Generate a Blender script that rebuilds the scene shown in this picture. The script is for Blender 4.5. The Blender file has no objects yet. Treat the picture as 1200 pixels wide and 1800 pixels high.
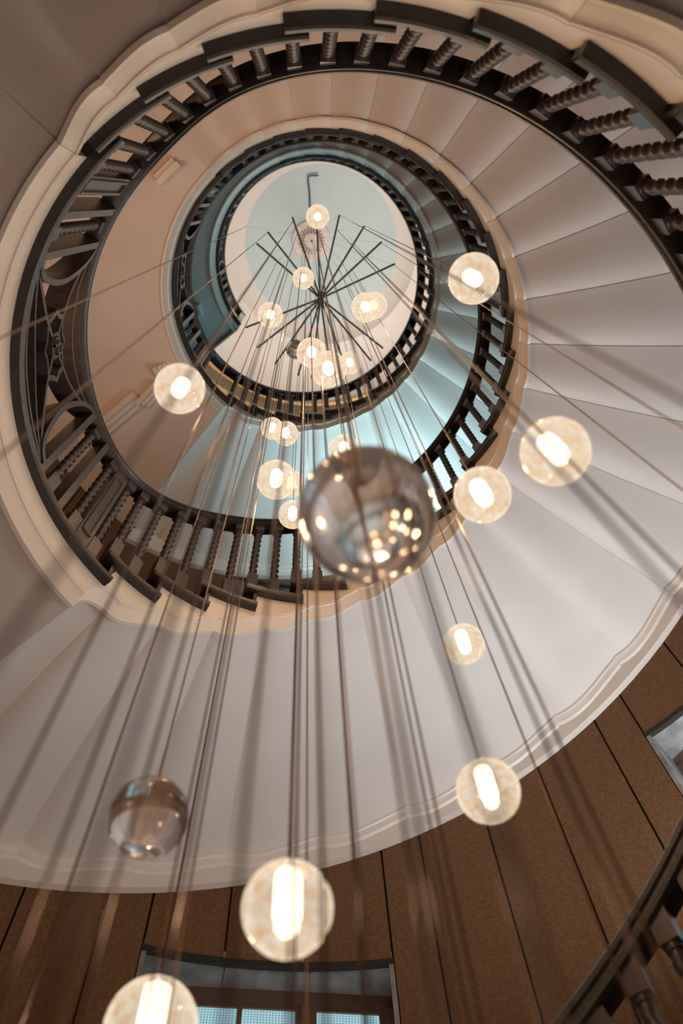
import bpy, bmesh, math, random
from mathutils import Vector, Matrix
random.seed(4)
S = 1.25                       # radius of the open well in metres; all plan numbers below are multiples of it
scn = bpy.context.scene
COL = scn.collection
rad = math.radians

# ------------------------------------------------------------------ camera
F = 1396.91; ZX, ZY = 541.815, 348.81         # focal length and zenith point for a 1200 x 1800 frame
U = Vector((ZX-600, ZY-900, F)).normalized()
ex = (Vector((1, 0, 0)) - U*U.x).normalized(); ey = U.cross(ex)
CAMC = Vector((-.06818, -.63086, 0))
def w3(v): return Vector((ex.dot(v), ey.dot(v), U.dot(v)))
right, up, back = w3(Vector((1, 0, 0))), w3(Vector((0, -1, 0))), w3(Vector((0, 0, -1)))
cam_d = bpy.data.cameras.new('camera'); cam = bpy.data.objects.new('camera', cam_d); COL.objects.link(cam)
M = Matrix.Identity(4)
for i in range(3):
    M[i][0] = right[i]; M[i][1] = up[i]; M[i][2] = back[i]; M[i][3] = CAMC[i]*S
cam.matrix_world = M
cam_d.sensor_fit = 'VERTICAL'; cam_d.sensor_height = 36; cam_d.lens = 36*F/1800
cam_d.clip_start = .02
cam_d.dof.use_dof = True; cam_d.dof.focus_distance = 3.9; cam_d.dof.aperture_fstop = 2.1
scn.camera = cam

# ------------------------------------------------------------------ world, lights, exposure
wd = bpy.data.worlds.new('world'); scn.world = wd; wd.use_nodes = True
bg = wd.node_tree.nodes['Background']; bg.inputs[0].default_value = (.78, .88, 1, 1); bg.inputs[1].default_value = .08
scn.view_settings.view_transform = 'Standard'; scn.view_settings.look = 'None'
scn.view_settings.gamma = 1; scn.view_settings.use_curve_mapping = False
scn.view_settings.exposure = 0.0
def area(name, loc, target, size, energy, color, size_y=None):
    l = bpy.data.lights.new(name, 'AREA'); l.energy = energy; l.color = color; l.size = size*S
    if size_y: l.shape = 'RECTANGLE'; l.size_y = size_y*S
    o = bpy.data.objects.new(name, l); COL.objects.link(o)
    o.location = Vector(loc)*S
    o.rotation_euler = (Vector(target)-Vector(loc)).to_track_quat('-Z', 'Y').to_euler()
    return o
def pol(r, phi, z): return (r*math.cos(rad(phi)), -r*math.sin(rad(phi)), z)
area('added_fill_from_below', pol(1.3, 272, -1.2), pol(1.5, 275, 3), 1.3, 32, (1, .8, .66))  # unseen area light added below the view to brighten the stair undersides
area('right_window_daylight', pol(2.0, 326, 1.7), pol(1.3, 342, 4.6), .7, 50, (.86, .94, 1), .9)
area('added_warm_landing_fill', pol(1.75, 165, 3.0), pol(1.3, 150, 5.5), .8, 27, (1, .55, .3))  # area light added to warm the underside of the middle landing
area('second_stair_window_daylight', pol(1.9, 300, 5.3), pol(1.2, 290, 9), .9, 50, (.5, .87, 1), 1.0)
area('added_cyan_upper_fill', pol(2.0, 285, 7.7), pol(.6, 100, 9.4), .9, 45, (.3, .8, 1), 1.0)  # cyan area light added to tint the upper ironwork teal
area('added_ceiling_fill', pol(1.8, 300, 9.4), pol(0, 0, 13), 1.6, 250, (1, .92, .84))  # unseen area light added so the ceiling and dome come out bright

# ------------------------------------------------------------------ materials
def mat(name, col, rough=.5, metal=0, noise=0, nscale=8, bump=0, bscale=60, spec=.5, col2=None):
    m = bpy.data.materials.new(name); m.use_nodes = True
    nt = m.node_tree; b = nt.nodes['Principled BSDF']
    b.inputs['Base Color'].default_value = (*col, 1); b.inputs['Roughness'].default_value = rough
    b.inputs['Metallic'].default_value = metal; b.inputs['Specular IOR Level'].default_value = spec
    tc = nt.nodes.new('ShaderNodeTexCoord')
    if noise:
        n = nt.nodes.new('ShaderNodeTexNoise'); n.inputs['Scale'].default_value = nscale; n.inputs['Detail'].default_value = 6
        r = nt.nodes.new('ShaderNodeValToRGB')
        c2 = col2 or tuple(c*(1-noise) for c in col)
        r.color_ramp.elements[0].color = (*c2, 1); r.color_ramp.elements[1].color = (*col, 1)
        r.color_ramp.elements[0].position = .35; r.color_ramp.elements[1].position = .65
        nt.links.new(tc.outputs['Object'], n.inputs['Vector']); nt.links.new(n.outputs['Fac'], r.inputs[0])
        nt.links.new(r.outputs[0], b.inputs['Base Color'])
    if bump:
        n2 = nt.nodes.new('ShaderNodeTexNoise'); n2.inputs['Scale'].default_value = bscale; n2.inputs['Detail'].default_value = 4
        bp = nt.nodes.new('ShaderNodeBump'); bp.inputs['Strength'].default_value = bump; bp.inputs['Distance'].default_value = .01
        nt.links.new(tc.outputs['Object'], n2.inputs['Vector']); nt.links.new(n2.outputs['Fac'], bp.inputs['Height'])
        nt.links.new(bp.outputs[0], b.inputs['Normal'])
    return m
PLASTER = mat('painted_plaster', (.76, .685, .635), .6, noise=.05, nscale=3, bump=.08, bscale=25)
PAINT = mat('cream_gloss_paint', (.84, .75, .67), .4, noise=.04, nscale=5)
WOOD = mat('dark_stained_oak', (.028, .02, .018), .36, noise=.4, nscale=14, bump=.15)
IRON = mat('dark_bronze_iron', (.075, .058, .06), .34, metal=.25, noise=.3, nscale=30)
CORK = mat('brown_wall_covering', (.2, .092, .03), .8, noise=.5, nscale=60, bump=.15, bscale=150, col2=(.13, .058, .018))
JOINT = mat('dark_joint', (.02, .014, .01), .8)
REVEAL = mat('grey_stone_reveal', (.34, .32, .31), .8, noise=.5, nscale=7, bump=.3)
FRAME = mat('brown_window_frame', (.17, .10, .07), .45)
GOLD = mat('gold_frieze', (.55, .33, .12), .5, noise=.3, nscale=2)
OLIVE = mat('brown_frieze_band', (.16, .09, .035), .6, noise=.4, nscale=6)
CEIL = mat('ceiling_plaster', (.76, .68, .62), .7, noise=.04, nscale=2)
DOME = mat('daylight_tinted_dome_plaster', (.55, .64, .65), .7, noise=.05, nscale=2)  # blue cast of daylight on the dome is put into its base colour
ROSEM = mat('pink_rose_plaster', (.8, .68, .62), .7, noise=.15, nscale=20)
BLACK = mat('black_metal', (.012, .013, .014), .4)
COPPER = mat('copper_braided_cable', (.13, .065, .04), .38, metal=.7)
BRASS = mat('brushed_nickel_cap', (.5, .42, .33), .3, metal=1)

def shader(name, build):
    m = bpy.data.materials.new(name); m.use_nodes = True; nt = m.node_tree
    nt.nodes.clear(); out = nt.nodes.new('ShaderNodeOutputMaterial')
    nt.links.new(build(nt), out.inputs[0]); return m
def node(nt, t, **kw):
    n = nt.nodes.new(t)
    for k, v in kw.items(): n.inputs[k.replace('_', ' ')].default_value = v
    return n
def mix(nt, fac, a, b):
    n = nt.nodes.new('ShaderNodeMixShader')
    if isinstance(fac, (int, float)): n.inputs[0].default_value = fac
    else: nt.links.new(fac, n.inputs[0])
    nt.links.new(a, n.inputs[1]); nt.links.new(b, n.inputs[2]); return n.outputs[0]
def lit_glass(nt):              # cast glass that scatters the light of the lamp inside it
    tr = node(nt, 'ShaderNodeBsdfTransparent', Color=(1, .96, .9, 1))
    tc = nt.nodes.new('ShaderNodeTexCoord')
    no = node(nt, 'ShaderNodeTexNoise', Scale=3.2, Detail=3.0, Distortion=.6); nt.links.new(tc.outputs['Object'], no.inputs['Vector'])
    rp = nt.nodes.new('ShaderNodeValToRGB'); nt.links.new(no.outputs['Fac'], rp.inputs[0])
    rp.color_ramp.elements[0].position = .35; rp.color_ramp.elements[0].color = (1, .62, .33, 1)
    rp.color_ramp.elements[1].position = .62; rp.color_ramp.elements[1].color = (1, .88, .7, 1)
    em = node(nt, 'ShaderNodeEmission', Strength=1.0); nt.links.new(rp.outputs[0], em.inputs[0])
    lw = node(nt, 'ShaderNodeLayerWeight', Blend=.42)
    pw = nt.nodes.new('ShaderNodeMath'); pw.operation = 'POWER'; pw.inputs[1].default_value = 3; nt.links.new(lw.outputs['Facing'], pw.inputs[0])
    ma = nt.nodes.new('ShaderNodeMath'); ma.operation = 'MULTIPLY_ADD'; ma.inputs[1].default_value = .8; ma.inputs[2].default_value = .9
    nt.links.new(pw.outputs[0], ma.inputs[0]); nt.links.new(ma.outputs[0], em.inputs[1])
    rr = nt.nodes.new('ShaderNodeMapRange'); nt.links.new(lw.outputs['Facing'], rr.inputs[0])
    rr.inputs[1].default_value = 0; rr.inputs[2].default_value = 1; rr.inputs[3].default_value = .55; rr.inputs[4].default_value = .85
    nm = nt.nodes.new('ShaderNodeMapRange'); nt.links.new(no.outputs['Fac'], nm.inputs[0])
    nm.inputs[1].default_value = .3; nm.inputs[2].default_value = .7; nm.inputs[3].default_value = .72; nm.inputs[4].default_value = 1.15
    mm = nt.nodes.new('ShaderNodeMath'); mm.operation = 'MULTIPLY'; mm.use_clamp = True
    nt.links.new(nm.outputs[0], mm.inputs[0]); nt.links.new(rr.outputs[0], mm.inputs[1])
    a = mix(nt, mm.outputs[0], tr.outputs[0], em.outputs[0])
    gl = node(nt, 'ShaderNodeBsdfGlossy', Roughness=.05)
    p4 = nt.nodes.new('ShaderNodeMath'); p4.operation = 'POWER'; p4.inputs[1].default_value = 4; nt.links.new(lw.outputs['Facing'], p4.inputs[0])
    fr = nt.nodes.new('ShaderNodeMath'); fr.operation = 'MULTIPLY_ADD'; fr.inputs[1].default_value = .35; fr.inputs[2].default_value = .05; nt.links.new(p4.outputs[0], fr.inputs[0])
    return mix(nt, fr.outputs[0], a, gl.outputs[0])
GLASS_LIT = shader('lit_cast_glass', lit_glass)
def tube_lit(nt):
    e = node(nt, 'ShaderNodeEmission', Color=(1, .83, .62, 1), Strength=6.0); t = node(nt, 'ShaderNodeBsdfTransparent')
    return mix(nt, .7, t.outputs[0], e.outputs[0])
TUBE_LIT = shader('glowing_frosted_tube', tube_lit)
def clear(nt):
    a = node(nt, 'ShaderNodeBsdfGlass', Color=(1, .97, .97, 1), Roughness=.02, IOR=1.4)
    return mix(nt, .18, a.outputs[0], node(nt, 'ShaderNodeBsdfTransparent', Color=(.97, .93, .92, 1)).outputs[0])
GLASS_CLEAR = shader('clear_cast_glass', clear)
def froz(nt):
    a = node(nt, 'ShaderNodeBsdfTransparent', Color=(.95, .88, .82, 1)); b = node(nt, 'ShaderNodeBsdfTranslucent', Color=(.9, .75, .62, 1))
    return mix(nt, .2, a.outputs[0], b.outputs[0])
TUBE_DARK = shader('unlit_frosted_tube', froz)
def pane(nt):
    tc = nt.nodes.new('ShaderNodeTexCoord')
    ck = node(nt, 'ShaderNodeTexBrick', Scale=38.0, Mortar_Size=.06, Color1=(.62, .93, 1, 1), Color2=(.7, .97, 1, 1), Mortar=(.2, .42, .5, 1))
    ck.offset = 0; ck.inputs['Brick Width'].default_value = .5; ck.inputs['Row Height'].default_value = .5
    sp = nt.nodes.new('ShaderNodeSeparateXYZ'); nt.links.new(tc.outputs['Object'], sp.inputs[0])
    ad = nt.nodes.new('ShaderNodeMath'); ad.operation = 'SUBTRACT'; nt.links.new(sp.outputs[0], ad.inputs[0]); nt.links.new(sp.outputs[1], ad.inputs[1])
    cb = nt.nodes.new('ShaderNodeCombineXYZ'); nt.links.new(ad.outputs[0], cb.inputs[0]); nt.links.new(sp.outputs[2], cb.inputs[1])
    nt.links.new(cb.outputs[0], ck.inputs['Vector'])
    t = nt.nodes.new('ShaderNodeBsdfTransparent'); nt.links.new(ck.outputs[0], t.inputs[0])
    g = node(nt, 'ShaderNodeBsdfGlossy', Roughness=.2)
    e = node(nt, 'ShaderNodeEmission', Strength=.9); nt.links.new(ck.outputs[0], e.inputs[0])
    return mix(nt, .1, mix(nt, .7, t.outputs[0], e.outputs[0]), g.outputs[0])
PANE = shader('wired_window_glass', pane)

# ------------------------------------------------------------------ helpers
def tag(o, label=None, cat=None, group=None, kind=None):
    if label: o['label'] = label
    if cat: o['category'] = cat
    if group: o['group'] = group
    if kind: o['kind'] = kind
    return o
def empty(name, loc=(0, 0, 0)):
    o = bpy.data.objects.new(name, None); COL.objects.link(o); o.location = Vector(loc); o.empty_display_size = .05
    return o
def mk(name, V, Fc, material, parent=None, smooth=False, world=True):
    me = bpy.data.meshes.new(name); me.from_pydata([tuple(v) for v in V], [], Fc); me.update()
    bm = bmesh.new(); bm.from_mesh(me); bmesh.ops.recalc_face_normals(bm, faces=bm.faces); bm.to_mesh(me); bm.free()
    if material: me.materials.append(material)
    if smooth:
        for p in me.polygons: p.use_smooth = True
        try: me.set_sharp_from_angle(angle=rad(38))
        except Exception: pass
    o = bpy.data.objects.new(name, me); COL.objects.link(o)
    if parent:
        o.parent = parent
        if world: o.matrix_parent_inverse = Matrix.Translation(parent.location).inverted()
    return o
def P(r, phi, z):
    a = rad(phi); return (S*r*math.cos(a), -S*r*math.sin(a), S*z)
def loft_vf(sections, closed_ends=True):
    """sections: list of (phi, [(r,z)...]) closed profiles -> verts, faces"""
    V = []; Fc = []; n = len(sections[0][1])
    for phi, pr in sections:
        for r, z in pr: V.append(P(r, phi, z))
    for i in range(len(sections)-1):
        for j in range(n):
            a = i*n+j; b = i*n+(j+1) % n
            Fc.append((a, b, b+n, a+n))
    if closed_ends:
        Fc.append(tuple(range(n))); Fc.append(tuple(range((len(sections)-1)*n, len(sections)*n)))
    return V, Fc
def loft(name, sections, material, parent=None, smooth=False):
    V, Fc = loft_vf(sections); return mk(name, V, Fc, material, parent, smooth)
def frange(a, b, step):
    n = max(1, int(math.ceil(abs(b-a)/step))); return [a+(b-a)*i/n for i in range(n+1)]
def sector(name, r0, r1, p0, p1, z0, z1, material, parent=None, step=3, rs=None):
    return loft(name, [(p, [(r0, z0), (r1, z0), (r1, z1), (r0, z1)]) for p in frange(p0, p1, step)], material, parent)
def interp(tab, x):
    if x <= tab[0][0]: return tab[0][1]
    for (a, b), (c, d) in zip(tab, tab[1:]):
        if x <= c: return b+(d-b)*(x-a)/(c-a)
    return tab[-1][1]
def tube_vf(pts, r, n=6, V=None, Fc=None):
    V = [] if V is None else V; Fc = [] if Fc is None else Fc
    base = len(V); pts = [Vector(p) for p in pts]
    for i, p in enumerate(pts):
        d = (pts[min(i+1, len(pts)-1)]-pts[max(i-1, 0)]).normalized()
        s = d.cross(Vector((0, 0, 1)) if abs(d.z) < .95 else Vector((1, 0, 0))).normalized(); t = d.cross(s)
        for k in range(n):
            a = 2*math.pi*k/n; V.append(p+(s*math.cos(a)+t*math.sin(a))*r)
    for i in range(len(pts)-1):
        for k in range(n):
            a = base+i*n+k; b = base+i*n+(k+1) % n; Fc.append((a, b, b+n, a+n))
    Fc.append(tuple(range(base, base+n))); Fc.append(tuple(range(base+(len(pts)-1)*n, base+len(pts)*n)))
    return V, Fc
def box_vf(c, s, V, Fc, rz=0):
    b = len(V); R = Matrix.Rotation(rz, 3, 'Z')
    for z in (-1, 1):
        for y in (-1, 1):
            for x in (-1, 1): V.append(Vector(c)+R @ Vector((x*s[0]/2, y*s[1]/2, z*s[2]/2)))
    Fc += [tuple(b+i for i in f) for f in ((0, 1, 3, 2), (4, 6, 7, 5), (0, 4, 5, 1), (2, 3, 7, 6), (0, 2, 6, 4), (1, 5, 7, 3))]

# ------------------------------------------------------------------ stair geometry (angles run anticlockwise going up)
PITCH = 11.25
def f0(m): return (116.0-PITCH*m, 130.5-PITCH*m, 2.385-.115*m)             # counted downward from the first landing
def f1(k): return (215.1+PITCH*k, 229.6+PITCH*k, 2.66+(.139*k if k <= 10 else 1.39+.1175*(k-10)))
def f2(k): return (587.1+PITCH*k, 601.6+PITCH*k, 5.84+.125*k)
FL0 = [f0(m) for m in range(16, -1, -1)]; FL1 = [f1(k) for k in range(24)]; FL2 = [f2(k) for k in range(21)]
L1 = (127.25, 218.3, 2.52); L2 = (485.1, 590.4, 5.69); L3 = (823.35, 937.0, 8.465)
TH = .034                                                                   # tread thickness
HR = [(-75, 1.0), (25.7, 2.14), (59, 2.49), (78, 2.69), (98, 2.88), (106, 2.97), (113, 3.08), (120, 3.22), (127, 3.33), (133, 3.36), (208, 3.36),
      (216, 3.42), (228, 3.58), (240, 3.77), (256, 3.96), (280, 4.24), (304, 4.52), (333, 4.84), (360, 5.13), (390, 5.45), (420, 5.77), (450, 6.08),
      (466, 6.22), (480, 6.38), (490, 6.48), (500, 6.51), (567, 6.51), (577, 6.57), (590, 6.72), (607, 6.88), (625, 7.07), (642, 7.22), (662, 7.44),
      (690, 7.76), (710, 8.03), (731, 8.3), (751, 8.57), (776, 8.84), (800, 9.04), (823, 9.18), (840, 9.2), (940, 9.2)]
def hr(p):                                                                  # smoothed handrail height
    return sum(interp(HR, p+d)*w for d, w in ((-5, .2), (-2.5, .2), (0, .2), (2.5, .2), (5, .2)))
RAILB = .06

def g(t): return t-1.75*t*(1-t)**1.9
SK = 2.1
def soffit_flight(root, boards, nextz, joint_off=6.1, drop=.205):
    """flutes under one flight; boards = list of (start, end, z)"""
    js = [(s+joint_off, z-drop) for s, e, z in boards]
    js.append((boards[-1][0]+PITCH+joint_off, nextz))
    curve = []                                   # (phi, z) of the string bottom
    for (p0, z0), (p1, z1) in zip(js, js[1:]):
        N = 12; rise = (z1-z0)*.93
        cols = [(p0+(p1-p0)*i/N, z0+(z1-z0)*.07+rise*g(i/N)) for i in range(N+1)]
        curve += [(p+(0.02 if i == 0 else (-.02 if i == N else 0)), z) for i, (p, z) in enumerate(cols)]
        V = []; Fc = []; R = [1.05, 1.2, 1.45, 1.7, 1.95, 2.1, 2.165]
        for top in (0, 1):
            for p, z in cols:
                for r in R:
                    s = (r-1.05)/1.115
                    V.append(P(r, p+SK*s, z+.025-.11*s-.03*max(0, s-.8)/.2+top*.014))
        n = len(R); off = (N+1)*n
        for i in range(N):
            for j in range(n-1):
                a = i*n+j; Fc.append((a, a+1, a+n+1, a+n)); Fc.append((off+a, off+a+n, off+a+n+1, off+a+1))
        for i in range(N):
            for j in (0, n-1):
                a = i*n+j; Fc.append((a, a+n, a+n+off, a+off))
        for i in (0, N):
            for j in range(n-1):
                a = i*n+j; Fc.append((a, a+1, a+1+off, a+off))
        mk('soffit_panel', V, Fc, PLASTER, root, smooth=True)
    return curve
MOULD = [(1.018, .075), (1.026, .072), (1.027, .058), (1.033, .05), (1.037, .03), (1.046, .016), (1.05, .0), (1.064, .0), (1.066, .03), (1.04, .085)]
def string_and_mouldings(root, curve, top):
    """curve: (phi,z) of the lower edge; top(phi): height of the board's underside"""
    loft('string_moulding', [(p, [(r, z+dz) for r, dz in MOULD]) for p, z in curve], PAINT, root, smooth=True)
    loft('string_face', [(p, [(1.02, z+.06), (1.06, z+.06), (1.06, max(top(p), z+.07)), (1.02, max(top(p), z+.07))]) for p, z in curve], PAINT, root)
def wall_band(root, curve, skew=SK):
    loft('wall_string', [(p+skew, [(2.165, z-.24), (2.2, z-.24), (2.2, z-.05), (2.165, z-.05)]) for p, z in smooth_curve(curve)], PAINT, root)
    loft('wall_string_moulding', [(p+skew, [(2.13, z-.09), (2.136, z-.122), (2.144, z-.128), (2.152, z-.156), (2.166, z-.165), (2.17, z-.08), (2.135, z-.075)]) for p, z in curve], PAINT, root, smooth=True)
def smooth_curve(c):
    out = []
    for p in frange(c[0][0], c[-1][0], 3):
        ws = [(max(0, 1-abs(p-q)/13), z+(.0114*(p-q))) for q, z in c]
        out.append((p, sum(w*z for w, z in ws)/sum(w for w, z in ws)))
    return out
def tread_and_riser(root, s, e, z, prevz):
    ps = frange(s, e, 2.4)
    loft('tread', [(p, [(.984, z+.006), (.99, z), (2.198, z), (2.198, z+TH), (.99, z+TH), (.981, z+TH-.012)]) for p in ps], WOOD, root)
    if prevz is not None:
        sector('riser', 1.004, 2.198, s+2.2, s+3.0, prevz+TH, z, WOOD, root)
def make_top(boards, before):
    def top(p):
        z = before
        for s, e, zb in boards:
            if p >= s+2.6: z = zb
        return z
    return top
def make_flight(label, boards, before, nextz, wallskew=True):
    root = tag(empty('staircase_flight', P(1.6, boards[0][0]+20, boards[0][2])), label, 'staircase')
    pz = before
    for s, e, z in boards:
        tread_and_riser(root, s, e, z, pz); pz = z
    c = soffit_flight(root, boards, nextz)
    return root, c
def make_landing(label, L, zs, p0, p1, lead=None, tail=None, skew1=2.1):
    root = tag(empty('stair_landing', P(1.6, (L[0]+L[1])/2, L[2])), label, 'landing')
    z = L[2]
    loft('floor_board', [(p, [(.984, z+.006), (.99, z), (2.198, z), (2.198, z+TH), (.99, z+TH), (.981, z+TH-.012)]) for p in frange(L[0], L[1], 2.4)], WOOD, root)
    V = []; Fc = []; R = (1.05, 1.4, 1.8, 2.198); ps = frange(p0, p1, 3); n = len(R); m = len(ps); off = m*n
    for dz in (.02, .04):
        for i, p in enumerate(ps):
            t = i/(m-1)
            for r in R: V.append(P(r, p+(SK*(1-t)+skew1*t)*(r-1.05)/1.115, zs+dz))
    for i in range(m-1):
        for j in range(n-1): a = i*n+j; Fc += [(a, a+1, a+n+1, a+n), (off+a, off+a+n, off+a+n+1, off+a+1)]
        for j in (0, n-1): a = i*n+j; Fc.append((a, a+n, a+n+off, a+off))
    for i in (0, m-1):
        for j in range(n-1): a = i*n+j; Fc.append((a, a+1, a+1+off, a+off))
    mk('soffit_panel', V, Fc, PLASTER, root)
    c = [(p, zs) for p in frange(p0, p1, 2.5)]
    if lead: c = lead+c
    if tail: c = c+tail
    string_and_mouldings(root, c, lambda p: z)
    return root

# flights
r0, c0 = make_flight('lowest stair flight, dim fluted underside in the top left corner of the view', FL0, FL0[0][2]-.115, 2.34)
string_and_mouldings(r0, c0, make_top(FL0, FL0[0][2]-.115)); wall_band(r0, c0)
sector('riser', 1.004, 2.198, L1[0]+2.2, L1[0]+3, FL0[-1][2]+TH, L1[2], WOOD, r0)
r1, c1 = make_flight('middle stair flight with broad pale fluted underside sweeping from bottom left round to the right', FL1, L1[2], 5.51)
def lead_in(root, c, boards, zl, p0):
    z1 = c[0][1]; d = z1-zl; a = c[0][0]-p0
    lead = [(p0+a*t, zl+d*k) for t, k in ((0, .02), (.12, .45), (.35, .75), (.6, .9), (.85, .97))]
    string_and_mouldings(root, lead+c, make_top(boards, zl+.185)); wall_band(root, lead+c)
    V = []; Fc = []; R = (1.05, 1.4, 1.8, 2.165)               # the short rounded flute where the landing turns into the flight
    for dz in (0, .02):
        for p, z in [(p0, zl)]+lead+[(c[0][0]+.02, z1)]:
            for r in R:
                s = (r-1.05)/1.115; V.append(P(r, p+SK*s, z+.025-.12*s*(z-zl)/d+dz))
    n = 4; n0 = len(V)//2; m = n0//n
    for i in range(m-1):
        for j in range(n-1): a = i*n+j; Fc += [(a, a+1, a+n+1, a+n), (n0+a, n0+a+n, n0+a+n+1, n0+a+1)]
        for j in (0, n-1): a = i*n+j; Fc.append((a, a+n, a+n+n0, a+n0))
    for i in (0, m-1):
        for j in range(n-1): a = i*n+j; Fc.append((a, a+1, a+1+n0, a+n0))
    mk('soffit_panel', V, Fc, PLASTER, root, smooth=True)
lead_in(r1, c1, FL1, 2.335, 215.4)
sector('riser', 1.004, 2.198, L2[0]+2.2, L2[0]+3, FL1[-1][2]+TH, L2[2], WOOD, r1)
r2, c2 = make_flight('upper stair flight with pale blue underside inside the middle ring', FL2, L2[2], 8.28)
lead_in(r2, c2, FL2, 5.51, 587.4)
sector('riser', 1.004, 2.198, L3[0]+2.2, L3[0]+3, FL2[-1][2]+TH, L3[2], WOOD, r2)
make_landing('lowest landing, flat underside and white edge at the left border', L1, 2.335, 133.4, 215.4)
make_landing('middle landing with flat brown underside left of centre', L2, 5.51, 491.2, 587.4)
l3 = make_landing('top landing, grey underside ending in a pale straight edge', L3, 8.28, 829.5, 937.0, skew1=0)
sector('end_fascia', 1.02, 2.198, 936.9, 937.6, 8.28, 8.51, PAINT, l3)

# ------------------------------------------------------------------ balustrades
_bal = {}
def baluster_mesh(h):
    key = round(h, 2)
    if key in _bal: return _bal[key]
    h = key*S; V = []; Fc = []; q = .046*S
    lb, tb = .15*S, .075*S
    box_vf((0, 0, lb/2), (q, q, lb), V, Fc); box_vf((0, 0, h-tb/2), (q, q, tb), V, Fc)
    for zc in (lb+.006*S, h-tb-.006*S):                     # small collars
        b = len(V)
        for z in (zc-.008*S, zc+.008*S):
            for k in range(10):
                a = 2*math.pi*k/10; V.append(Vector((.0205*S*math.cos(a), .0205*S*math.sin(a), z)))
        for k in range(10): Fc.append((b+k, b+(k+1) % 10, b+10+(k+1) % 10, b+10+k))
        Fc.append(tuple(range(b, b+10))); Fc.append(tuple(range(b+10, b+20)))
    z0, z1 = lb+.01*S, h-tb-.01*S; pitch = .058*S; n = 10
    rings = int((z1-z0)/pitch*8); b = len(V)
    for i in range(rings+1):
        z = z0+(z1-z0)*i/rings
        env = min(1, i/4, (rings-i)/4)
        for k in range(n):
            a = 2*math.pi*k/n; rr = S*(.0165+.0042*env*math.cos(a-2*math.pi*z/pitch))
            V.append(Vector((rr*math.cos(a), rr*math.sin(a), z)))
    for i in range(rings):
        for k in range(n):
            p = b+i*n+k; p2 = b+i*n+(k+1) % n; Fc.append((p, p2, p2+n, p+n))
    me = bpy.data.meshes.new('baluster'); me.from_pydata([tuple(v) for v in V], [], Fc)
    bm = bmesh.new(); bm.from_mesh(me); bmesh.ops.recalc_face_normals(bm, faces=bm.faces); bm.to_mesh(me); bm.free()
    me.materials.append(IRON)
    for p in me.polygons: p.use_smooth = True
    try: me.set_sharp_from_angle(angle=rad(50))
    except Exception: pass
    _bal[key] = me; return me
RB = 1.03
def baluster(root, phi, z):
    h = hr(phi)-RAILB-z+.01
    o = bpy.data.objects.new('baluster', baluster_mesh(h)); COL.objects.link(o); o.parent = root
    o.matrix_parent_inverse = Matrix.Translation(root.location).inverted()
    o.location = P(RB, phi, z); o.rotation_euler = (0, 0, -rad(phi))
RAILP = [(.997, 0), (.991, -.01), (.993, -.022), (1.0, -.027), (1.0, -.038), (.995, -.043), (.997, -.055), (1.006, -.06), (1.06, -.06), (1.069, -.052),
         (1.066, -.042), (1.063, -.028), (1.072, -.02), (1.073, -.006), (1.063, .01), (1.04, .016), (1.012, .011)]
def strip(poly, w, ra, rb, V, Fc, c):
    """flat iron bar following a polyline of (angle offset, z), width w, from radius ra to rb"""
    k = 57.2958/1.03; pts = [(u, z) for u, z in poly]
    # densify
    d = []
    for (a, b), (e, f) in zip(pts, pts[1:]):
        n = max(1, int(abs(e-a)/3)); d += [(a+(e-a)*i/n, b+(f-b)*i/n) for i in range(n)]
    d.append(pts[-1]); n = len(d); base = len(V)
    for i, (u, z) in enumerate(d):
        a = d[max(i-1, 0)]; b = d[min(i+1, n-1)]
        dx, dz = (b[0]-a[0])/k, b[1]-a[1]; L = math.hypot(dx, dz) or 1; nx, nz = -dz/L*w/2, dx/L*w/2
        for r in (ra, rb):
            for s in (-1, 1): V.append(Vector(P(r, c+u+s*nx*k, z+s*nz)))
    for i in range(n-1):
        a = base+i*4; Fc += [(a, a+1, a+5, a+4), (a+1, a+3, a+7, a+5), (a+3, a+2, a+6, a+7), (a+2, a, a+4, a+6)]
    Fc.append((base, base+1, base+3, base+2)); a = base+(n-1)*4; Fc.append((a, a+1, a+3, a+2))
def sm(pts, it=2):
    for _ in range(it):
        q = [pts[0]]
        for a, b in zip(pts, pts[1:]): q += [(a[0]*.75+b[0]*.25, a[1]*.75+b[1]*.25), (a[0]*.25+b[0]*.75, a[1]*.25+b[1]*.75)]
        q.append(pts[-1]); pts = q
    return pts
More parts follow.
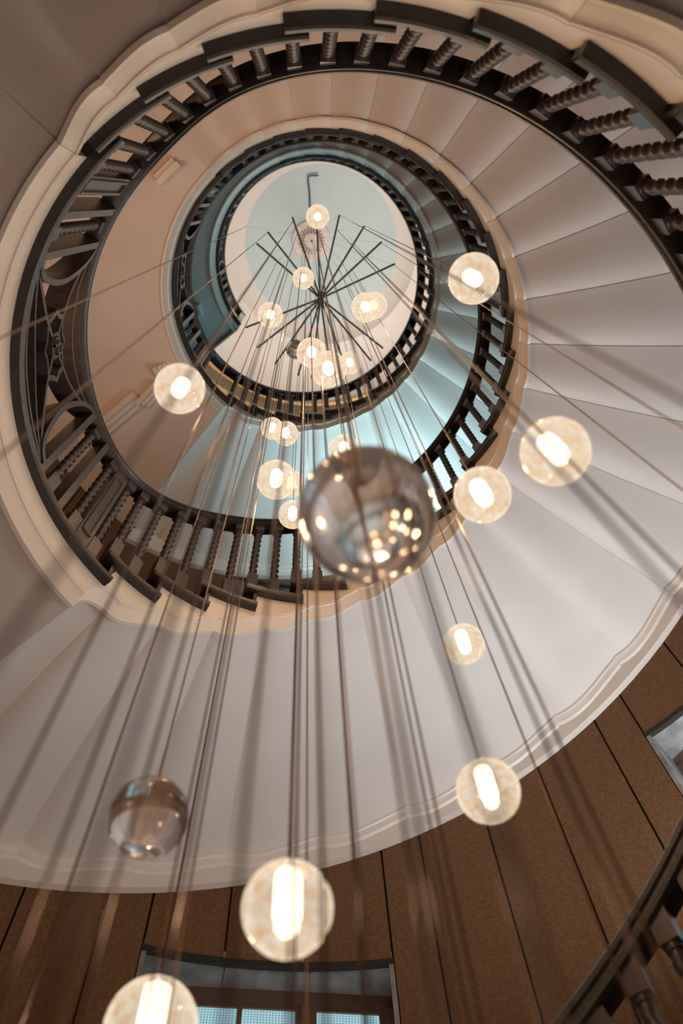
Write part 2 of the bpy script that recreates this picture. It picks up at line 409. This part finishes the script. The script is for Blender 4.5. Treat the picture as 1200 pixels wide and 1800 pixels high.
def landing_ironwork(root, c, dz, full=True):
    lo, hi = 2.565+dz, 3.295+dz
    def one(name, polys, w=.014, ra=1.005, rb=1.085):
        V = []; Fc = []
        for p in polys: strip([(u, z+dz) for u, z in p], w, ra, rb, V, Fc, c)
        return mk(name, V, Fc, IRON, root)
    def both(p): return [p, [(-u, z) for u, z in p]]
    for u in (-28, -20, 20, 28): one('upright_bar', [[(u, lo-dz), (u, hi-dz)]], .028, 1.0, 1.075)
    for p in both(sm([(-19.4, 2.62), (-16.2, 2.66), (-14.2, 2.78), (-13.2, 2.95), (-14.2, 3.1), (-16.4, 3.24), (-19.4, 3.3)])): one('curved_bar', [p], .022, 1.0, 1.08)
    for p in ([(-19.6, 2.58), (-13, 2.545+.03), (0, 2.575), (13, 2.575), (19.6, 2.58)],):
        one('long_bar', [p], .012)
    one('long_bar', [sm([(-18.6, 2.61), (-12, 2.63), (0, 2.635), (12, 2.63), (18.6, 2.61)])], .015)
    one('long_bar', [sm([(-18.2, 2.62), (-10, 2.69), (-3, 2.725), (3, 2.725), (10, 2.69), (18.2, 2.62)])], .012)
    one('long_bar', [sm([(-18.8, 3.29), (-15.5, 3.235), (-8.6, 3.19), (0, 3.175), (8.6, 3.19), (15.5, 3.235), (18.8, 3.29)])], .012)
    one('long_bar', [[(-19, 3.3), (-10, 3.285), (0, 3.28), (10, 3.285), (19, 3.3)]], .012)
    for p in both(sm([(-18, 2.62), (-10.5, 2.77), (-5.7, 2.85), (-1.8, 2.93)])): one('diagonal_bar', [p], .016)
    for p in both(sm([(-19.2, 3.3), (-15, 3.18), (-9.3, 3.085), (-5.4, 3.04), (-1.8, 2.99)])): one('diagonal_bar', [p], .016)
    for p in both([(-5.6, 2.85), (-5.9, 2.89), (-6.4, 2.92), (-7.1, 2.95), (-6.4, 2.97), (-5.8, 2.99), (-5.4, 3.04)]): one('star_bar', [p], .02)
    one('star_bar', [[(-5.4, 2.86), (-1.7, 2.86), (0, 2.83), (1.7, 2.86), (5.4, 2.86)]], .012)
    one('star_bar', [[(-5.4, 3.035), (-1.7, 3.04), (0, 3.07), (1.7, 3.04), (5.4, 3.035)]], .012)
    # badge with a raised fret
    V = []; Fc = []
    def plate(u0, u1, z0, z1, ra, rb, cut=0):
        b = len(V); cu, cz = cut*(u1-u0), cut*(z1-z0)
        out = [(u0+cu, z0), (u1-cu, z0), (u1, z0+cz), (u1, z1-cz), (u1-cu, z1), (u0+cu, z1), (u0, z1-cz), (u0, z0+cz)]
        for r in (ra, rb):
            for u, z in out: V.append(Vector(P(r, c+u, z+dz)))
        for i in range(8): j = (i+1) % 8; Fc.append((b+i, b+j, b+8+j, b+8+i))
        Fc.append(tuple(range(b, b+8))); Fc.append(tuple(range(b+8, b+16)))
    plate(-2.7, 2.7, 2.915, 3.01, 1.005, 1.045, .22)
    bd = mk('badge', V, Fc, IRON, root)
    V = []; Fc = []
    for a in ((-2.0, 2.0, 2.957, 2.968), (-2.0, -1.5, 2.925, 2.968), (1.5, 2.0, 2.957, 3.0), (-.5, .1, 2.925, 3.0), (-1.2, .1, 2.925, 2.934), (-.5, 1.0, 2.991, 3.0)):
        plate(*a, .995, 1.006, .05)
    mk('badge_fret', V, Fc, IRON, bd, world=True).matrix_parent_inverse = Matrix.Identity(4)
    for u0, u1 in ((-36.0, -31.8), (34.4, 38.2)):
        e = sector('newel_panel', 1.01, 1.055, c+u0, c+u1, lo-.01, hi+.01, IRON, root)
        V = []; Fc = []; a0, a1 = u0+.8, u1-.8; z0, z1 = lo-dz+.1, hi-dz-.08
        for p in ([(a0, z0), (a0, z1)], [(a1, z0), (a1, z1)], [(a0, z0), (a1, z0)], [(a0, z1), (a1, z1)]): strip([(u, z+dz) for u, z in p], .008, 1.002, 1.012, V, Fc, c)
        mk('panel_bead', V, Fc, IRON, e).matrix_parent_inverse = Matrix.Identity(4)
    for u in (-42.8, -37.9, -24, 24, 32.8, 39.6): baluster(root, c+u, L_z)
def make_balustrade(label, p0, p1, boards, o1, o2, land, centre, dz):
    global L_z
    root = tag(empty('balustrade', P(RB, p0, boards[0][2])), label, 'railing')
    ps = frange(p0, p1, 1.5)
    loft('handrail', [(p, [(r, hr(p)+z) for r, z in RAILP]) for p in ps], WOOD, root, smooth=True)
    for s, e, z in boards:
        for o in (o1, o2):
            if s+o > p0: baluster(root, s+o, z+TH)
    L_z = land[2]+TH
    landing_ironwork(root, centre, dz)
    return root
make_balustrade('outermost dark balustrade, twisted balusters top right and spider web ironwork panel at left', -70, 214.5, FL0, 2.4, 8.0, L1, 172.5, 0)
make_balustrade('middle dark teal balustrade curving from bottom left round the right of centre', 214.5, 586.5, FL1, 1.4, 7.0, L2, 532.2, 3.17)
b3 = make_balustrade('innermost small balustrade ringing the pale ceiling', 586.5, 937, FL2, 1.4, 7.0, L3, 886, 5.93)
sector('newel_panel', 1.0, 1.06, 933.6, 936.8, 8.5, 9.14, PAINT, b3)

# ------------------------------------------------------------------ wall, frieze, windows, ceiling
RW = 2.2
wall = tag(empty('wall_stairwell', (0, 0, 0)), kind='structure')
edges = [237.0, 245.4, 250.0, 258.4, 266.5, 275.9, 280.7, 289.1, 297.3, 306.4, 310.9, 319.4, 327.9, 336.4]
while edges[-1] < 585: edges.append(edges[-1]+8.6)
edges = [e for e in edges if e < 590]+[597.0]
WIN = {1: (250.0, 275.9, .9, 2.285), 2: (310.9, 336.4, 1.6, 2.972), 3: (250.0, 275.9, 4.25, 5.59), 4: (310.9, 336.4, 4.9, 6.25), 5: (250.0, 275.9, 7.3, 8.6)}
def plate_wall(name, a, b, z0, z1, m=CORK, ra=RW, rb=RW+.03, gap=.12, parent=wall):
    return loft(name, [(p, [(ra+.006, z0), (rb, z0), (rb, z1), (ra+.006, z1), (ra, z1-.004), (ra, z0+.004)]) for p in frange(a+gap, b-gap, 3)], m, parent)
for a, b in zip(edges, edges[1:]):
    mid = (a+b)/2 % 360; cuts = sorted([(w[2], w[3]) for w in WIN.values() if w[0]-.1 < mid < w[1]+.1])
    z = -1.6
    for c_, d_ in cuts+[(10.7, None)]:
        plate_wall('wall_panel', a, b, z, c_); z = d_
# backing behind the joints (with the same openings)
for a, b, cuts in ((237, 250, []), (250, 275.9, (1, 3, 5)), (275.9, 310.9, []), (310.9, 336.4, (2, 4)), (336.4, 597, [])):
    z = -1.6
    for k in list(cuts)+[None]:
        z1 = WIN[k][2] if k else 10.7
        sector('wall_backing', RW+.03, RW+.06, a, b, z, z1, JOINT, wall)
        z = WIN[k][3] if k else 0
def window(n):
    a, b, z0, z1 = WIN[n]
    root = tag(empty('window_%d' % n, P(RW+.2, (a+b)/2, z0)), kind='structure')
    R0, R1 = RW+.001, RW+.25
    third = (b-a)/3
    for i in range(3):
        sector('reveal_head', R0, R1, a+third*i+.08, a+third*(i+1)-.08, z1-.002, z1+.03, REVEAL, root)
    sector('reveal_edge', R0-.004, R0+.022, a, b, z1-.022, z1, JOINT, root)
    sector('reveal_sill', R0, R1, a, b, z0-.03, z0, REVEAL, root)
    sector('reveal_side', R0, R1, a, a+.5, z0, z1-.003, REVEAL, root); sector('reveal_side', R0, R1, b-.5, b, z0, z1-.003, REVEAL, root)
    # frame on a flat plane at R1, local x along the wall
    A = Vector(P(R1-.02, a+.5, 0)); B = Vector(P(R1-.02, b-.5, 0)); L = (B-A).length; dx = (B-A)/L; nrm = Vector((dx.y, -dx.x, 0))
    H0, H1 = z0*S, z1*S-.003
    ang = math.atan2(dx.y, dx.x)
    def bar(name, x0, x1, h0, h1, par, m=FRAME, d=.045, off=0):
        V = []; Fc = []; c = A+dx*(x0+x1)/2; box_vf((c.x+nrm.x*off, c.y+nrm.y*off, (h0+h1)/2), (x1-x0, d, h1-h0), V, Fc, ang)
        return mk(name, V, Fc, m, par)
    fr = .05
    bar('frame_head', 0, L, H1-fr*1.3, H1, root); bar('frame_sill', 0, L, H0, H0+fr, root)
    xs = [0, .16*L, .66*L, L]
    for x in (fr/2, .16*L, .66*L, L-fr/2): bar('frame_post', x-fr/2, x+fr/2, H0+fr, H1-fr*1.3, root, d=.06)
    for i in range(3):
        x0, x1 = xs[i]+fr/2+(fr/2 if i == 0 else 0), xs[i+1]-fr/2-(fr/2 if i == 2 else 0)
        h0, h1 = H0+fr, H1-fr*1.3
        s = bar('pane', x0+.02, x1-.02, h0+.02, h1-.02, root, PANE, .006)
        V = []; Fc = []
        for (u0, u1, w0, w1) in ((x0, x1, h0, h0+.028), (x0, x1, h1-.028, h1), (x0, x0+.028, h0+.028, h1-.028), (x1-.028, x1, h0+.028, h1-.028)):
            c = A+dx*(u0+u1)/2; box_vf((c.x, c.y, (w0+w1)/2), (u1-u0, .03, w1-w0), V, Fc, ang)
        if i == 1:
            c = A+dx*(x0+x1)/2; box_vf((c.x, c.y, (h0+h1)/2), (.025, .03, h1-h0-.056), V, Fc, ang)
        mk('sash', V, Fc, FRAME, root)
    # handle like fastener at the head of the opening light
    V = []; Fc = []; c = A+dx*(.3*L); box_vf((c.x-nrm.x*.03, c.y-nrm.y*.03, H1-.055), (.05, .03, .02), V, Fc, ang); mk('fastener', V, Fc, BRASS, root)
for n in WIN: window(n)
# frieze bands of the top floor
def ring_trim(name, r, t, z0, z1, m):
    o = loft(name, [(p, [(r, z0), (r+t, z0), (r+t, z1), (r, z1)]) for p in frange(0, 359.99, 4)], m, None); return tag(o, kind='structure')
ring_trim('trim_1', 2.19, .06, 10.7, 11.08, OLIVE)
ring_trim('trim_2', 2.2, .06, 11.08, 11.42, OLIVE)
ring_trim('trim_3', 2.17, .08, 11.42, 11.62, GOLD)
ring_trim('trim_4', 2.2, .06, 11.62, 11.68, JOINT)
ring_trim('trim_5', 2.18, .08, 10.55, 10.74, GOLD)
# ceiling with a shallow round dome, one lathed surface
prof = [(2.26, 11.68), (2.24, 11.9), (2.2, 12.3), (2.08, 12.62), (1.85, 12.82), (1.52, 12.9), (1.47, 12.9), (1.44, 12.96), (1.3, 13.1), (1.2, 13.14)]
DC = (.13, .08)
V = []; Fc = []; N = 96
for i, (r, z) in enumerate(prof):
    k = min(1, max(0, (2.1-r)/.6))
    for j in range(N):
        a = 2*math.pi*j/N; V.append((S*(r*math.cos(a)+DC[0]*k), S*(-r*math.sin(a)+DC[1]*k), S*z))
for i in range(len(prof)-1):
    for j in range(N): Fc.append((i*N+j, i*N+(j+1) % N, (i+1)*N+(j+1) % N, (i+1)*N+j))
off = len(V)
for v in list(V): V.append((v[0]*1.02, v[1]*1.02, v[2]+.06))
for i in range(len(prof)-1):
    for j in range(N): Fc.append(tuple(off+q for q in (i*N+j, (i+1)*N+j, (i+1)*N+(j+1) % N, i*N+(j+1) % N)))
tag(mk('ceiling', V, Fc, CEIL, None, smooth=True), kind='structure')
V = []; Fc = []
for i, (r, z) in enumerate([(1.2, 13.14), (1.12, 13.155), (.8, 13.2), (.4, 13.22), (.02, 13.225), (.02, 13.27), (1.22, 13.27), (1.22, 13.14)]):
    for j in range(N): a = 2*math.pi*j/N; V.append((S*(r*math.cos(a)+DC[0]), S*(-r*math.sin(a)+DC[1]), S*z))
for i in range(8):
    for j in range(N): q = (i+1) % 8; Fc.append((i*N+j, i*N+(j+1) % N, q*N+(j+1) % N, q*N+j))
tag(mk('ceiling_dome', V, Fc, DOME, None, smooth=True), kind='structure')

# cornice pieces under the middle and top landings
def cornice(label, c, z):
    root = tag(empty('landing_cornice', P(1.25, c+31, z)), label, 'cornice')
    def bar3(name, pts, n=3, w=.03, m=PAINT):
        for i in range(n):                                   # stepped profile of parallel fillets
            a, b = Vector(P(*pts[0])), Vector(P(*pts[1])); d = (b-a).normalized(); s = Vector((-d.y, d.x, 0))
            V = []; Fc = []; mid = (a+b)/2+s*(i*w*S); ang = math.atan2(d.y, d.x)
            hgt = (.10-.028*i)*S
            box_vf((mid.x, mid.y, mid.z-hgt/2), ((b-a).length-.02*i*S, w*S*.97, hgt), V, Fc, ang)
            mk(name, V, Fc, m, root)
    return root, bar3
for lab, c, z in (('stepped white cornice moulding under the left end of the middle landing', 532.2, 5.53),):
    root, b3_ = cornice(lab, c, z)
    b3_('fillet', ((1.2, c+34.5, z), (1.22, c+29.0, z)))
    b3_('fillet', ((1.45, c+36.3, z), (1.26, c+33.6, z)))
    b3_('fillet', ((1.95, c+37.0, z), (1.43, c+33.6, z)), 3, .04)
    root, b3_ = cornice('short white cornice moulding under the upper end of the middle landing', c-62, z)
    b3_('fillet', ((1.21, c-35.8, z), (1.24, c-27.6, z)), 2, .035)
root, b3_ = cornice('small white moulding under the top landing', 886, 8.3)
b3_('fillet', ((1.25, 886+31, 8.3), (1.26, 886+36, 8.3)), 2, .03)

# ------------------------------------------------------------------ chandelier bars, rose, cables, glass pendants
HUB = Vector((.006, .019, 5.7)); ZB = 5.7
ARMS = [-139.55, -128.754, -108.985, -92.306, -76.319, -57.615, -41.718, -24.151, 38.061, 50.522, 69.791, 82, 97.091, 107.263, 125.921, 143.275, 159.66]
root = tag(empty('chandelier_frame', HUB*S), 'black spoked frame of thin bars hanging under the ceiling rose', 'chandelier')
for k, a in enumerate(ARMS):
    d = Vector((math.cos(rad(a)), math.sin(rad(a)), 0)); zz = ZB+.004*(k % 3)
    V = []; Fc = []; L = .555*S; c = Vector((HUB.x, HUB.y, zz))*S+d*(L/2+.012)
    box_vf(c, (L, .0125*S, .012*S), V, Fc, rad(a)); mk('bar', V, Fc, BLACK, root)
V = []; Fc = []; tube_vf([(HUB.x*S, HUB.y*S, (ZB-.02)*S), (HUB.x*S, HUB.y*S, (ZB+.03)*S)], .022*S, 16, V, Fc); mk('hub', V, Fc, BLACK, root)
V = []; Fc = []; tube_vf([(HUB.x*S, HUB.y*S, (ZB+.03)*S), (-.01*S, 0, 13.16*S)], .004*S, 6, V, Fc); mk('suspension_wire', V, Fc, BLACK, root)
ROSE = Vector((-.03, -.01, 13.19))
root = tag(empty('ceiling_rose', ROSE*S), 'round pinkish ceiling rose with a ring of dark cable slots', 'ceiling rose')
V = []; Fc = []; pr = [(.02, -.05), (.11, -.05), (.12, -.04), (.26, -.02), (.29, -.025), (.31, 0), (.31, .06), (.02, .06)]
for r, z in pr:
    for j in range(48): a = 2*math.pi*j/48; V.append((S*(ROSE.x+r*math.cos(a)), S*(ROSE.y+r*math.sin(a)), S*(ROSE.z+z)))
for i in range(len(pr)):
    for j in range(48): q = (i+1) % len(pr); Fc.append((i*48+j, i*48+(j+1) % 48, q*48+(j+1) % 48, q*48+j))
mk('rose_disc', V, Fc, ROSEM, root, smooth=True)
for k in range(24):
    a = 15*k; V = []; Fc = []; r = .155+.012*(k % 2)
    box_vf((S*(ROSE.x+r*math.cos(rad(a))), S*(ROSE.y+r*math.sin(rad(a))), S*(ROSE.z-.043)), (.085*S, .013*S, .02*S), V, Fc, rad(a)); mk('cable_slot', V, Fc, FRAME, root)
V = []; Fc = []
tube_vf([(x*S, y*S, z*S) for x, y, z in ((-.04, -.36, 13.2), (-.045, -.5, 13.19), (-.05, -.72, 13.17), (-.07, -.9, 13.13), (-.06, -.945, 13.11), (.0, -.955, 13.11), (.09, -.955, 13.1))], .013*S, 8, V, Fc)
tag(mk('conduit', V, Fc, BLACK), 'black bent conduit running over the dome away from the rose', 'conduit')

def uv(r, a0, a1, nu=32, nv=16):
    V = []; Fc = []
    for i in range(nv+1):
        t = a0+(a1-a0)*i/nv
        for j in range(nu): p = 2*math.pi*j/nu; V.append((r*math.sin(t)*math.cos(p), r*math.sin(t)*math.sin(p), r*math.cos(t)))
    for i in range(nv):
        for j in range(nu): Fc.append((i*nu+j, i*nu+(j+1) % nu, (i+1)*nu+(j+1) % nu, (i+1)*nu+j))
    return V, Fc
def lathe(pr, nu=28):
    V = []; Fc = []
    for r, z in pr:
        for j in range(nu): p = 2*math.pi*j/nu; V.append((r*math.cos(p), r*math.sin(p), z))
    for i in range(len(pr)-1):
        for j in range(nu): Fc.append((i*nu+j, i*nu+(j+1) % nu, (i+1)*nu+(j+1) % nu, (i+1)*nu+j))
    return V, Fc
def meshof(name, VF, m, smooth=True):
    me = bpy.data.meshes.new(name); me.from_pydata([tuple(v) for v in VF[0]], [], VF[1])
    bm = bmesh.new(); bm.from_mesh(me); bmesh.ops.remove_doubles(bm, verts=bm.verts, dist=1e-5); bmesh.ops.recalc_face_normals(bm, faces=bm.faces); bm.to_mesh(me); bm.free()
    me.materials.append(m)
    for p in me.polygons: p.use_smooth = smooth
    return me
# cast globe: two hemispheres meeting at a shallow seam
gl = []
for i in range(49):
    t = math.pi*i/48; r = 1-.018*math.exp(-((t-math.pi*.46)/.035)**2); gl.append((r*math.sin(t), r*math.cos(t)))
GM_L = meshof('glass_globe', lathe(gl, 40), GLASS_LIT); GM_C = meshof('glass_globe', lathe(gl, 40), GLASS_CLEAR)
tb = [(0, .9), (.3, .9), (.315, .8), (.315, -.2), (.29, -.3), (.22, -.36), (.25, -.42), (.27, -.5), (.22, -.6), (.1, -.66), (0, -.67)]
TM_L = meshof('frosted_tube', lathe(tb, 24), TUBE_LIT); TM_C = meshof('frosted_tube', lathe(tb, 24), TUBE_DARK)
CAPM = meshof('cap', lathe([(0, 1.06), (.05, 1.06), (.06, 1.02), (.14, 1.0), (.16, .985), (.16, .95), (0, .95)], 24), BRASS)
def child(name, me, root, scale):
    o = bpy.data.objects.new(name, me); COL.objects.link(o); o.parent = root; o.scale = (scale,)*3; return o
def pendant(x, y, z, R, lit, label, group=None, power=15.0):
    root = tag(empty('pendant_lamp', Vector((x, y, z))*S), label, 'pendant lamp', group)
    child('glass_globe', GM_L if lit else GM_C, root, R*S); child('frosted_tube', TM_L if lit else TM_C, root, R*S); child('cap', CAPM, root, R*S)
    V = []; Fc = []; d = (Vector((x, y))-Vector((ROSE.x, ROSE.y))); dn = d.normalized() if d.length > .01 else Vector((1, 0))
    top = Vector((ROSE.x+dn.x*.12, ROSE.y+dn.y*.12, 13.15))
    tube_vf([Vector((0, 0, R*1.04*S)), Vector((0, 0, (ZB-z)*S))], .0017*S, 6, V, Fc)
    mk('cable', V, Fc, COPPER, root, world=False)
    V = []; Fc = []; tube_vf([Vector((0, 0, (ZB-z)*S)), (top-Vector((x, y, z)))*S], .0007*S, 5, V, Fc)
    mk('upper_cable', V, Fc, BLACK, root, world=False)
    if lit:
        l = bpy.data.lights.new('pendant_bulb', 'POINT'); l.energy = power; l.color = (1, .64, .36); l.shadow_soft_size = .02
        o = bpy.data.objects.new('pendant_bulb', l); COL.objects.link(o); o.parent = root
G = [((-.335, -.271, 1.606), .051, 1, 'large glowing globe left of centre, in front of the brown landing underside'),
     ((-.016, -.532, 4.934), .068, 1, 'topmost glowing globe, small, in front of the pale dome above the rose'),
     ((-.097, -.281, 3.896), .051, 1, 'small glowing globe just below and left of the ceiling rose'),
     ((-.232, -.184, 3.352), .052, 1, 'small glowing globe left of the hub of the spoked frame'),
     ((.158, -.221, 3.291), .059, 1, 'glowing globe right of the hub, the nearer of an overlapping pair'),
     ((.224, -.176, 3.718), .061, 1, 'glowing globe half hidden behind the one right of the hub'),
     ((-.065, -.07, 3.121), .058, 1, 'glowing globe below the hub, upper left of the central cluster'),
     ((-.011, -.116, 2.565), .0585, 1, 'largest glowing globe of the central cluster, overlapping its neighbours'),
     ((.14, .182, 4.213), .0595, 1, 'small glowing globe at the right of the central cluster'),
     ((-.163, .253, 5.038), .06, 0, 'small unlit grey globe peeping out at the left of the central cluster'),
     ((.309, -.459, 1.886), .058, 1, 'large glowing globe high at right in front of the middle balustrade'),
     ((-.255, .379, 3.646), .053, 1, 'small glowing globe under the innermost ring, left one of a touching pair'),
     ((-.175, .269, 3.167), .0515, 1, 'small glowing globe under the innermost ring, right one of a touching pair'),
     ((.031, .088, 2.345), .047, 1, 'glowing globe whose top shows above the big blurred clear globe'),
     ((-.177, .156, 2.265), .06, 1, 'glowing globe left of the big blurred clear globe, upper one'),
     ((-.163, .562, 3.377), .061, 1, 'glowing globe mostly hidden behind the upper one left of the blurred globe'),
     ((-.147, .511, 2.87), .0555, 1, 'glowing globe partly covered by the left rim of the blurred clear globe'),
     ((-.007, -.297, .836), .079, 0, 'huge blurred unlit clear globe in the middle of the view'),
     ((.261, -.096, 1.435), .0555, 1, 'large glowing globe right of the blurred globe at the foot of the middle balustrade'),
     ((.317, -.258, 1.193), .055, 1, 'large glowing globe furthest to the right against the pale underside'),
     ((.289, .362, 1.643), .049, 1, 'medium glowing globe alone on the pale underside lower right of centre'),
     ((.211, .268, 1.029), .052, 1, 'bright globe at lower right overlapping the white wall band'),
     ((-.106, .174, .726), .056, 1, 'very large glowing globe at the bottom centre above the window'),
     ((-.332, .271, .995), .0625, 0, 'large unlit clear globe at lower left, reflecting the stairwell'),
     ((-.305, .448, .778), .0655, 1, 'glowing globe cut off by the bottom edge of the picture')]
for (x, y, z), R, lit, lab in G: pendant(x, y, z, R, lit, lab)
X = [(-0.483, -0.457, 0.87), (-0.345, -0.418, 0.42), (-0.287, -0.23, 0.12), (-0.252, -0.201, 0.12), (-0.377, 0.161, 0.42), (-0.145, -0.42, 0.07), (-0.238, 0.11, 0.37),
     (-0.174, -0.134, 0.17), (-0.108, -0.312, 0.07), (-0.092, -0.065, 0.22), (-0.095, 0.158, 0.42), (-0.063, 0.07, 0.32), (-0.019, 0.218, 0.42), (-0.025, 0.12, 0.37),
     (-0.034, -0.097, 0.22), (-0.006, -0.272, 0.07), (0.073, 0.1, 0.37), (0.08, 0.077, 0.32), (-0.013, -0.453, 0.07), (0.294, 0.245, 0.42), (0.202, -0.069, 0.22),
     (0.134, -0.184, 0.12), (0.419, -0.35, 0.77), (0.509, -0.207, 0.92), (0.139, -0.526, 0.17), (0.235, -0.343, 0.32), (0.118, -0.44, 0.07), (-0.065, -0.187, 0.12),
     (-0.17, -0.494, 0.07), (-0.003, -0.193, 0.12), (-0.085, 0.313, 0.52), (-0.234, 0.198, 0.42), (-0.215, -0.169, 0.17)]
for i, (x, y, z) in enumerate(X):
    side = 'left' if x < -.12 else ('right' if x > .06 else 'middle')
    if z < .3: z = -.3-.05*(i % 4)
    pendant(x, y, z, .058, z < 0 and (y > 0 or x > .05), {'left': 'long bare pendant cable running off the left or lower left edge',
            'middle': 'long bare pendant cable running off the bottom edge near the middle',
            'right': 'long bare pendant cable running off the right or lower right edge'}[side], 'long cables running out of the '+side+' of the view', 4.5)
